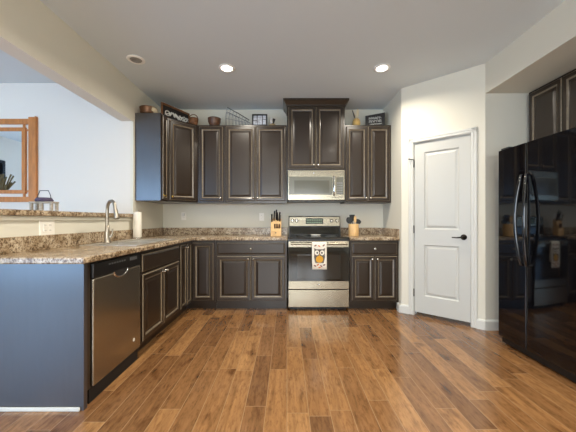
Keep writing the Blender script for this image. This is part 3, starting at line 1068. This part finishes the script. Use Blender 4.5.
# ------------------------------------------------------------------ microwave
r = thing('microwave', 'stainless steel over-the-range microwave with dark glass window', 'microwave', (0.010, 3.83, 1.378))
MWW, MWH = 0.75, 0.408
MB().box(0.0, 0.0, 0.012, MWW, 0.395, MWH).build('housing', 'steel', r, bevel=0.003)
mdr = MB().box(0.003, -0.03, 0.016, MWW - 0.003, -0.001, MWH - 0.004).build('door', 'steel', r, bevel=0.004, seg=3)
MB().ring_panel(0.016, 0.085, 0.582, 0.32, [(0.0, 0.002), (0.002, 0.003)], yb=-0.03).build('glass_front', 'mw_glass', mdr)
MB().ring_panel(0.085, 0.105, 0.545, 0.270, [(0.0, 0.0006), (0.003, 0.0008)], yb=-0.033).build('window', 'mw_inner', mdr)
hp = [(0.605, -0.03, 0.08), (0.605, -0.058, 0.09)] + [(0.605, -0.062 - 0.008 * math.sin(PI * k / 6), 0.10 + 0.20 * k / 6) for k in range(7)] + [(0.605, -0.058, 0.31), (0.605, -0.03, 0.32)]
MB().tube(hp, 0.014, 12).build('handle', 'chrome', mdr)
kp = MB().ring_panel(0.635, 0.085, 0.730, 0.315, [(0.0, 0.002), (0.002, 0.003)], yb=-0.03).build('keypad', 'mw_glass', mdr)
k = MB()
for q in range(5):
    for p_ in range(3):
        k.box(0.648 + p_ * 0.026, -0.0342, 0.10 + q * 0.032, 0.664 + p_ * 0.026, -0.0329, 0.116 + q * 0.032)
k.build('keys', 'wire', kp)
k = MB()
for q in range(8):
    k.box(0.585 + q * 0.018, -0.0312, 0.045 + 0.006 * (q % 2), 0.598 + q * 0.018, -0.0298, 0.052 + 0.008 * ((q * 3) % 4) / 3)
k.build('marking_strip', 'black_plastic', mdr)
MB().lathe([(0.0, 0.0), (0.012, 0.0), (0.012, -0.002), (0.0, -0.002)], (0.345, -0.0302, 0.362), 20, 'y').build('round_badge', 'chrome', mdr)
MB().box(0.0, 0.002, 0.0, MWW, 0.39, 0.0115).box(0.23, -0.012, -0.004, 0.46, 0.05, 0.0).build('vent_grille', 'black_plastic', r)

# ------------------------------------------------------------------ refrigerator
r = thing('refrigerator', 'glossy black side-by-side refrigerator with bowed handles', 'refrigerator', (1.95, 2.68, 0), -PI / 2)
FW = 0.91
MB().box(0.004, 0.085, 0.03, FW - 0.004, 0.80, 1.765).build('fridge_body', 'fridge_side', r, bevel=0.006)
SPL = 0.314


def fdoor(x0, x1, name):
    """door leaf with a softly contoured front, one curve running on over both doors"""
    n, rd = 30, 0.010
    xs_ = sorted([x0 + (x1 - x0) * k / n for k in range(n + 1)] + [x0 + q for q in (0.001, 0.003, 0.006, 0.010)] + [x1 - q for q in (0.001, 0.003, 0.006, 0.010)])
    top = []
    for x in xs_:
        e_ = min(x - x0, x1 - x)
        cut = rd - math.sqrt(max(0, rd * rd - (rd - e_) ** 2)) if e_ < rd else 0
        top.append((x, 0.09 * max(0.0, x - SPL) ** 2 + cut))
    pr = [(x0, 0.08)] + top + [(x1, 0.08)]
    n_ = len(pr)
    zz = [0.075, 1.762]
    vs = [(x, y, zz[0]) for x, y in pr] + [(x, y, zz[1]) for x, y in pr]
    m_ = MB()
    m_.add(vs, [tuple(range(n_)), tuple(range(n_, 2 * n_)), (n_ - 1, 0, n_, 2 * n_ - 1)])
    m_.add(vs, [(i, i + 1, n_ + i + 1, n_ + i) for i in range(n_ - 1)], True)
    return m_.build(name, 'black_gloss', r)


fz = fdoor(0.0, SPL - 0.003, 'freezer_door')
ff = fdoor(SPL + 0.003, FW, 'fridge_door')


def bow(x, zb, zt, parent, out=0.062, side=1, r_=0.0125):
    pts = [(x, 0.003, zb)]
    n = 16
    for k in range(n + 1):
        u = k / n
        pts.append((x + side * 0.02 * math.sin(PI * u), -0.022 - out * math.sin(PI * u) ** 0.8, zb + 0.004 + (zt - zb - 0.008) * u))
    pts.append((x, 0.003, zt))
    MB().tube(pts, r_, 12).build('handle', 'black_gloss', parent)


bow(SPL - 0.022, 0.76, 1.50, fz, 0.036, -1)
bow(SPL + 0.030, 0.76, 1.50, ff, 0.036, 1)
MB().box(0.01, 0.03, 0.012, FW - 0.01, 0.085, 0.07).build('kick_grille', 'black_plastic', r, bevel=0.004)
for x_ in (0.04, FW - 0.04):
    for y_ in (0.07, 0.72):
        MB().lathe([(0.022, -0.012), (0.022, 0.012)], (x_, y_, 0.0225), 16, 'x').build('roller', 'black_plastic', r)
MB().box(0.01, 0.02, 1.7625, 0.10, 0.16, 1.784).build('hinge_cover', 'black_plastic', r, bevel=0.004)

# ------------------------------------------------------------------ worktop items
r = thing('knife_block', 'light wood knife block full of black handled knives left of the range', 'knife block', (-0.148, 3.92, 0.9145))
kb = MB().add([(-0.07, -0.05, 0), (0.07, -0.05, 0), (0.07, 0.09, 0), (-0.07, 0.09, 0),
               (-0.07, -0.05, 0.07), (0.07, -0.05, 0.07), (0.07, 0.09, 0.235), (-0.07, 0.09, 0.235), (-0.07, 0.0, 0.20), (0.07, 0.0, 0.20)],
              [(0, 3, 2, 1), (0, 1, 5, 4), (4, 5, 9, 8), (8, 9, 6, 7), (2, 3, 7, 6), (0, 4, 8, 7, 3), (1, 2, 6, 9, 5)]).build('block', 'maple', r, bevel=0.003)
kb2 = MB()
for q in range(4):
    kb2.tube([(-0.018 + q * 0.022, -0.040 , 0.105), (-0.018 + q * 0.022, -0.055, 0.165)], 0.0075, 8)
kb2.build('steak_knife_handles', 'knife_slot', r)
tag_i = 0
for (kx, ky, kl, an) in ((-0.055, 0.0, 0.10, 0.0), (-0.028, 0.02, 0.14, 0.05), (0.002, 0.045, 0.15, 0.02), (0.024, 0.015, 0.12, -0.04), (0.046, 0.035, 0.115, 0.03), (0.052, 0.005, 0.08, 0.0)):
    zt = 0.20 + 0.035 * max(0, ky) / 0.09
    MB().tube([(kx, ky, zt - 0.01), (kx + an * 0.02, ky - 0.01, zt + 0.02), (kx + an * 0.12, ky - 0.035, zt + kl * 0.7), (kx + an * 0.2, ky - 0.05, zt + kl * 0.9)],
              [0.008, 0.0105, 0.0095, 0.0115], 8).build('knife_handle', 'black_plastic', r)
MB().lathe([(0.0, 0), (0.008, 0), (0.008, -0.001), (0, -0.001)], (-0.002, -0.0502, 0.045), 12, 'y').build('round_mark', 'black_plastic', r)

r = thing('utensil_crock', 'round light wood crock on the worktop right of the range', 'utensil holder', (0.90, 3.92, 0.9145))
MB().lathe([(0.0, 0.0), (0.066, 0.0), (0.068, 0.004), (0.068, 0.158), (0.066, 0.162), (0.060, 0.162), (0.060, 0.01), (0.0, 0.01)], n=32).build('crock', 'maple', r)


def utensil(label, ang_, lean, ln_, kind, mat='black_plastic', off=0.046):
    ca, sa = math.cos(ang_), math.sin(ang_)
    b0 = Vector((-ca * off, -sa * off, 0.014))
    dr_ = Vector((ca * math.sin(lean), sa * math.sin(lean), math.cos(lean))).normalized()
    m_ = MB()
    top = b0 + dr_ * ln_
    m_.tube([tuple(b0), tuple(b0 + dr_ * ln_ * 0.5), tuple(top)], [0.006, 0.005, 0.006], 8)
    side = Vector((1, 0, 0)) - dr_ * dr_.x
    side.normalize()
    nrm = dr_.cross(side)
    if kind == 'spoon':
        prof = [(0.006, 0), (0.026, 0.012), (0.038, 0.035), (0.038, 0.06), (0.024, 0.085), (0.004, 0.095)]
    elif kind == 'spatula':
        prof = [(0.008, 0), (0.03, 0.012), (0.036, 0.03), (0.038, 0.085), (0.034, 0.09)]
    elif kind == 'ladle':
        prof = [(0.006, 0), (0.034, 0.010), (0.042, 0.03), (0.034, 0.052), (0.01, 0.06)]
    else:
        prof = [(0.006, 0), (0.016, 0.02), (0.018, 0.06), (0.012, 0.09)]
    th = 0.012 if kind == 'ladle' else 0.004
    vs = []
    for w_, h_ in prof:
        c_ = top + dr_ * h_
        for sx, sy in ((-1, -1), (1, -1), (1, 1), (-1, 1)):
            vs.append(tuple(c_ + side * w_ * sx + nrm * th * sy))
    fs = [(0, 1, 2, 3), tuple(range(len(vs) - 4, len(vs)))]
    for i in range(len(prof) - 1):
        for k in range(4):
            fs.append((i * 4 + k, i * 4 + (k + 1) % 4, i * 4 + 4 + (k + 1) % 4, i * 4 + 4 + k))
    m_.add(vs, fs)
    o = m_.build(kind if kind != 'stick' else 'wooden_spoon', mat, loc=(0.90, 3.92, 0.9145), bevel=0.002)
    return tag(o, label, 'utensil', 'utensils in the wooden crock')


utensil('black spoon leaning furthest left out of the wooden crock', PI, 0.50, 0.175, 'spoon')
utensil('black ladle leaning furthest right out of the wooden crock', 0.0, 0.53, 0.18, 'ladle')
utensil('black spatula standing upright at the back of the wooden crock', 1.75, 0.06, 0.185, 'spatula', off=-0.035)
utensil('pale wooden spoon at the front of the crock', -1.4, 0.08, 0.165, 'stick', 'maple', off=-0.035)

# ------------------------------------------------------------------ bar ledge item
r = thing('ledge_stand', 'small weathered wooden stand on the bar ledge, under a handled basket', 'stand', (-1.842, 2.20, 1.2005))
MB().box(-0.088, -0.035, 0.056, 0.088, 0.035, 0.068).build('stand_top', 'grey_wood', r, bevel=0.002)
for x_, y_ in ((-0.075, -0.025), (0.075, -0.025), (-0.075, 0.025), (0.075, 0.025)):
    MB().box(x_ - 0.008, y_ - 0.008, 0, x_ + 0.008, y_ + 0.008, 0.056).build('leg', 'grey_wood', r)
MB().box(-0.012, -0.034, 0.0, 0.012, -0.018, 0.056).build('post', 'grey_wood', r)
r = thing('handled_basket', 'low plum coloured basket with a thin arched handle on the bar ledge stand', 'basket', (-1.842, 2.20, 1.269))
MB().lathe([(0.0, 0.0), (0.052, 0.0), (0.058, 0.01), (0.046, 0.03), (0.03, 0.028), (0.0, 0.032)], n=20).build('basket', 'plum', r)
MB().tube([(-0.055, 0, 0.008), (-0.047, 0, 0.05), (-0.032, 0, 0.084), (0.032, 0, 0.084), (0.047, 0, 0.05), (0.055, 0, 0.008)], 0.003, 6).build('handle', 'dark_wire', r)

# ------------------------------------------------------------------ mirror on the dining wall
r = thing('wall_mirror', 'square mirror in a double honey oak frame on the dining room wall', 'mirror', (0, YD - 0.0005, 0))


def P(px, py, Y=YD - 0.02):
    return ((px - 287) * Y / 290, 1.13 - (py - 220) * Y / 290)


x1o, zt = P(36.6, 119)
_, zb = P(0, 202)
wdt = 1.02
x0o = x1o - wdt
fr = MB()
o_ = 0.085
fr.box(x0o, -0.035, zb, x0o + o_, 0, zt).box(x1o - o_, -0.035, zb, x1o, 0, zt + 0.02)
fr.box(x0o + o_, -0.030, zt - 0.06, x1o - o_, 0, zt).box(x0o + o_, -0.030, zb, x1o - o_, 0, zb + 0.06).box(x1o - 0.012, -0.036, zt + 0.02, x1o, 0, zt + 0.03)
fr.build('outer_frame', 'mirror_wood', r, bevel=0.003)
g_ = o_ + 0.045
iw = 0.042
fi = MB()
zi0, zi1 = zb + 0.098, zt - 0.098
fi.box(x0o + g_, -0.025, zi0, x0o + g_ + iw, 0, zi1).box(x1o - g_ - iw, -0.025, zi0, x1o - g_, 0, zi1)
fi.box(x0o + g_ + iw, -0.022, zi1 - 0.042, x1o - g_ - iw, 0, zi1).box(x0o + g_ + iw, -0.022, zi0, x1o - g_ - iw, 0, zi0 + 0.042)
for sx in (x0o + g_ + 0.01, x1o - g_ - 0.035):      # struts joining both frames
    fi.box(sx, -0.018, zi1, sx + 0.02, 0, zt - 0.06).box(sx, -0.018, zb + 0.06, sx + 0.02, 0, zi0)
for sz in (zi0 + 0.02, zi1 - 0.04):
    fi.box(x0o + o_, -0.018, sz, x0o + g_, 0, sz + 0.02).box(x1o - g_, -0.018, sz, x1o - o_, 0, sz + 0.02)
fi.build('inner_frame', 'mirror_wood', r, bevel=0.002)
MB().box(x0o + g_ + iw, -0.012, zi0 + 0.042, x1o - g_ - iw, -0.006, zi1 - 0.042).build('mirror_glass', 'mirror', r)
# what the mirror shows: dried stems in a vase on a tall cabinet in the dining room
r = thing('tall_chest', 'tall brown chest in the dining room, reflected in the mirror', 'chest', (-4.32, 2.45, 0))
MB().box(-0.35, -0.2, 0.08, 0.35, 0.2, 1.22).box(-0.33, -0.18, 0, -0.28, 0.18, 0.08).box(0.28, -0.18, 0, 0.33, 0.18, 0.08).build('chest_body', 'mirror_wood', r, bevel=0.004)
for q in range(4):
    d_ = MB().ring_panel(-0.32, 0.12 + q * 0.27, 0.32, 0.37 + q * 0.27, DRAWP, yb=-0.2).build('drawer', 'mirror_wood', r)
    MB().lathe([(0.014, 0), (0.014, -0.02), (0, -0.02)], (0, -0.221, 0.245 + q * 0.27), 12, 'y').build('knob', 'bronze', d_)
r = thing('dried_flower_vase', 'brown vase of dried stems on the tall chest, seen in the mirror', 'vase', (-4.32, 2.45, 1.2205))
MB().lathe([(0.0, 0), (0.06, 0), (0.09, 0.08), (0.08, 0.16), (0.045, 0.22), (0.055, 0.25), (0.045, 0.25), (0.04, 0.22), (0.0, 0.1)], n=24).build('vase', 'vase', r)
k = MB()
for q in range(46):
    a_ = random.uniform(0, 2 * PI)
    l_ = random.uniform(0.25, 0.42)
    s_ = random.uniform(0.05, 0.24)
    k.tube([(0, 0, 0.15), (math.cos(a_) * 0.03, math.sin(a_) * 0.03, 0.26), (math.cos(a_) * s_, math.sin(a_) * s_, 0.2 + l_)], [0.003, 0.004, 0.012], 5)
k.build('stems', 'dried', r)

# ------------------------------------------------------------------ things on top of the cabinets
ZT = ZU1 + 0.0005
r = thing('copper_bowl', 'wide hammered copper bowl on top of the left end wall cabinet', 'bowl', (-1.70, 3.56, ZT))
MB().lathe([(0.0, 0), (0.075, 0), (0.095, 0.03), (0.100, 0.085), (0.104, 0.092), (0.100, 0.096), (0.093, 0.088), (0.086, 0.035), (0.06, 0.012), (0.0, 0.010)], n=32).build('bowl', 'copper', r)
r2 = MB().lathe([(0.0, 0.0), (0.05, 0.003), (0.07, 0.035), (0.07, 0.07), (0.05, 0.095), (0.0, 0.108)], n=24).build('cloth_bundle', 'feather', loc=(-1.66, 3.555, ZT + 0.0128))
tag(r2, 'rounded cream cloth bundle lying in the copper bowl', 'cloth')

# framed black sign leaning over the corner cabinet
A = Vector((-1.545, 3.58, 0))
B = Vector((-1.335, 3.98, 0))
L_ = (B - A).length
rr = math.atan2(B.y - A.y, B.x - A.x)
r = thing('framed_sign', 'brown framed black sign with looping white strokes on the corner cabinet', 'sign', (A.x, A.y, ZT), rr)
HS = 0.185
fr = MB()
fr.box(0, 0.0, 0, L_, 0.02, 0.018).box(0, 0.0, HS - 0.026, L_, 0.02, HS).box(0, 0, 0.018, 0.018, 0.02, HS - 0.026).box(L_ - 0.018, 0, 0.018, L_, 0.02, HS - 0.026)
fr.build('frame', 'sign_frame', r, bevel=0.002)
MB().box(0.018, 0.008, 0.018, L_ - 0.018, 0.016, HS - 0.026).build('board', 'sign_black', r)
k = MB()
for q in range(5):
    c0 = 0.09 + q * 0.075
    pts = [(c0 + 0.04 * math.cos(2 * PI * t_ / 14 + q) * (1 if q % 2 else 0.8), 0.0065, 0.075 + 0.028 * math.sin(2 * PI * t_ / 14 * (1 + (q % 2)))) for t_ in range(15)]
    k.tube(pts, 0.008, 6)
k.tube([(0.05, 0.0065, 0.05), (0.16, 0.0065, 0.10), (0.25, 0.0065, 0.055), (0.36, 0.0065, 0.11), (0.44, 0.0065, 0.06)], 0.0055, 6)
k.build('lettering', 'sign_white', r)

r = thing('wicker_basket', 'little round wicker basket with a handle on the corner of the cabinets', 'basket', (-1.27, 3.935, ZT))
MB().lathe([(0.0, 0), (0.05, 0), (0.062, 0.06), (0.068, 0.10), (0.062, 0.10), (0.055, 0.06), (0.045, 0.01), (0.0, 0.01)], n=22).build('basket', 'wicker', r)
MB().tube([(0.06 * math.cos(PI * t_ / 10), 0, 0.095 + 0.06 * math.sin(PI * t_ / 10)) for t_ in range(11)], 0.006, 8).build('handle', 'wicker', r)
tag(MB().lathe([(0.0, 0), (0.05, 0.0), (0.052, 0.006), (0.068, 0.03), (0.084, 0.07), (0.086, 0.108), (0.089, 0.112), (0.089, 0.122), (0.082, 0.122), (0.078, 0.1), (0.06, 0.03), (0.0, 0.015)], n=32).build(
    'wooden_bowl', 'wood_bowl', loc=(-1.0, 3.995, ZT)), 'deep turned dark wooden bowl on the narrow back wall cabinet', 'bowl')

# wire rack: tilted top rail, sagging wires
r = thing('wire_rack', 'grey wire rack with a sloping dark top rail on the wall cabinets', 'rack', (-0.82, 3.97, ZT))
wi = 0.31
MB().tube([(0.015, -0.05, 0.245), (0.16, -0.055, 0.165), (wi, -0.05, 0.075)], 0.0055, 8).tube([(-0.01, 0.06, 0.225), (0.15, 0.06, 0.15), (wi, 0.06, 0.07)], 0.004, 8).build('top_rail', 'dark_wire', r)
k = MB()
for q in range(8):
    u = q / 7
    x = 0.015 + (wi - 0.015) * u
    zt_ = 0.245 - 0.17 * u
    k.tube([(x, -0.05, zt_), (x - 0.025, -0.055, zt_ * 0.5 + 0.002), (x - 0.03 * (1 - u), -0.03, 0.0045), (x - 0.03 * (1 - u), 0.03, 0.0045), (x - 0.03, 0.06, zt_ - 0.02)], 0.0024, 6)
for f_ in (0.3, 0.6):
    k.tube([(0.0 - 0.02 * f_, -0.053, 0.245 * (1 - f_)), (wi - 0.02, -0.053, 0.078 * (1 - f_) + 0.004)], 0.0024, 6)
k.tube([(-0.02, -0.03, 0.0035), (wi, -0.03, 0.0035)], 0.003, 6).tube([(-0.02, 0.03, 0.0035), (wi, 0.03, 0.0035)], 0.003, 6)
k.build('wires', 'wire', r)

r = thing('photo_frame', 'black collage photo frame with black and white pictures beside the wire rack', 'picture frame', (-0.474, 3.925, ZT))
fw, fh = 0.207, 0.158
k = MB().box(0, 0, 0, fw, 0.015, 0.014).box(0, 0, fh - 0.014, fw, 0.015, fh).box(0, 0, 0.014, 0.014, 0.015, fh - 0.014).box(fw - 0.014, 0, 0.014, fw, 0.015, fh - 0.014)
k.box(0.012, 0.006, 0.012, fw - 0.012, 0.014, fh - 0.012)
k.build('frame', 'sign_black', r)
for a_, b_, c_, d_ in ((0.02, 0.02, 0.066, 0.07), (0.02, 0.078, 0.066, 0.138), (0.075, 0.02, 0.135, 0.138), (0.145, 0.02, 0.188, 0.085), (0.145, 0.093, 0.188, 0.138)):
    MB().box(a_, 0.004, b_, c_, 0.0058, d_).build('photo', 'photo_grey', r)
MB().box(0.09, 0.015, 0.0, 0.12, 0.065, 0.004).box(0.095, 0.015, 0.0, 0.115, 0.02, 0.10).build('easel_back', 'sign_black', r)

r = thing('ornament', 'small black and white ornament on a tan mound beside the photo frame', 'ornament', (-0.2, 3.97, ZT))
MB().lathe([(0.0, 0), (0.062, 0), (0.06, 0.012), (0.04, 0.03), (0.018, 0.045), (0.0, 0.048)], n=20).build('mound', 'tan', r)
MB().tube([(-0.012, 0, 0.04), (-0.02, 0, 0.075), (-0.008, 0, 0.11), (-0.012, 0, 0.13)], [0.012, 0.017, 0.012, 0.004], 10).build('white_body', 'white_ceramic', r)
MB().tube([(0.016, 0, 0.045), (0.02, 0, 0.07), (0.024, 0, 0.10), (0.012, 0, 0.112)], [0.008, 0.012, 0.018, 0.006], 10).build('black_body', 'sign_black', r)

r = thing('straw_pot', 'straw pot holding a cream felt leaf and dark stems, right of the crown moulding', 'pot', (0.948, 3.965, ZT))
MB().lathe([(0.0, 0), (0.045, 0), (0.056, 0.04), (0.05, 0.08), (0.035, 0.105), (0.03, 0.105), (0.03, 0.09), (0.0, 0.08)], n=22).build('pot', 'gold_pot', r)
MB().add([(-0.004, 0.0, 0.09), (0.010, 0, 0.09), (0.0, 0, 0.15), (0.034, 0, 0.15), (0.002, 0, 0.20), (0.038, 0, 0.20), (0.012, 0, 0.245), (0.028, 0, 0.245),
          (-0.004, 0.008, 0.09), (0.010, 0.008, 0.09), (0.0, 0.008, 0.15), (0.034, 0.008, 0.15), (0.002, 0.008, 0.20), (0.038, 0.008, 0.20), (0.012, 0.008, 0.245), (0.028, 0.008, 0.245)],
         [(0, 1, 3, 2), (2, 3, 5, 4), (4, 5, 7, 6), (8, 10, 11, 9), (10, 12, 13, 11), (12, 14, 15, 13), (0, 2, 10, 8), (2, 4, 12, 10), (4, 6, 14, 12), (1, 9, 11, 3), (3, 11, 13, 5), (5, 13, 15, 7), (6, 7, 15, 14), (0, 8, 9, 1)]).build('felt_leaf', 'feather', r, bevel=0.003)
MB().tube([(-0.012, 0, 0.09), (-0.03, 0, 0.15), (-0.055, 0, 0.225)], [0.005, 0.010, 0.006], 8).build('dark_stem', 'dark_wire', r)
MB().tube([(-0.004, 0.005, 0.09), (-0.012, 0.005, 0.14), (-0.03, 0.005, 0.19)], [0.005, 0.009, 0.004], 8).build('pale_stem', 'feather', r)

r = thing('chalk_sign', 'small black sign with white hand lettering on the right wall cabinet', 'sign', (1.078, 3.985, ZT), -0.1)
MB().add([(0, 0, 0), (0.262, 0, 0), (0.262, 0, 0.195), (0, 0, 0.155), (0, 0.018, 0), (0.262, 0.018, 0), (0.262, 0.018, 0.195), (0, 0.018, 0.155)],
         [(0, 1, 2, 3), (4, 7, 6, 5), (0, 4, 5, 1), (3, 2, 6, 7), (0, 3, 7, 4), (1, 5, 6, 2)]).build('board', 'sign_black', r, bevel=0.002)
k = MB()
rnd = random.Random(3)
for row_, zc, n_, x0_, st, hh_ in ((0, 0.118, 6, 0.058, 0.028, 0.028), (1, 0.076, 5, 0.062, 0.034, 0.034), (2, 0.034, 9, 0.066, 0.018, 0.013)):
    for q in range(n_):
        x = x0_ + q * st
        zz = zc + (x - 0.06) * 0.06
        w_ = st * 0.36
        g = [(x - w_, -0.0015, zz - hh_ / 2), (x - w_ * 0.8, -0.0015, zz + hh_ / 2), (x + w_ * 0.6, -0.0015, zz + hh_ * rnd.uniform(0.1, 0.5)), (x + w_, -0.0015, zz - hh_ / 2 * rnd.uniform(0.2, 1))]
        if rnd.random() < 0.5:
            g.append((x - w_ * 0.4, -0.0015, zz - hh_ * 0.1))
        k.tube(g, 0.0042 if row_ < 2 else 0.0028, 5)
k.build('lettering', 'sign_white', r)


# ------------------------------------------------------------------ recessed ceiling lights
def ceiling_light(label, x, y, on, group='recessed ceiling lights'):
    r = thing('recessed_light', label, 'ceiling light', (x, y, CEIL), 0, group)
    MB().lathe([(0.058, -0.0005), (0.058, -0.008), (0.070, -0.012), (0.086, -0.003), (0.086, -0.0005), (0.058, -0.0005)], n=32).build('trim_ring', 'lamp_trim', r)
    if on:
        MB().lathe([(0.0, -0.001), (0.056, -0.001), (0.05, -0.008), (0.0, -0.010)], n=28).build('lens', 'lamp_on', r)
    else:
        MB().lathe([(0.0, -0.001), (0.057, -0.001), (0.05, -0.010), (0.036, -0.016), (0.034, -0.010), (0.0, -0.008)], n=28).build('baffle', 'lamp_off', r)


ceiling_light('lit recessed light in the ceiling, the one above the sink side', *SPOTS[0], True)
ceiling_light('lit recessed light in the ceiling, the one nearer the pantry door', *SPOTS[1], True)
for q, nm in ((2, 'lit recessed light overhead in the middle of the kitchen, sink side'), (3, 'lit recessed light overhead in the middle of the kitchen, fridge side'),
              (4, 'lit recessed light behind the camera, sink side'), (5, 'lit recessed light behind the camera, fridge side')):
    ceiling_light(nm, *SPOTS[q], True)
ceiling_light('unlit recessed light near the header over the sink', -1.515, 2.91, False)
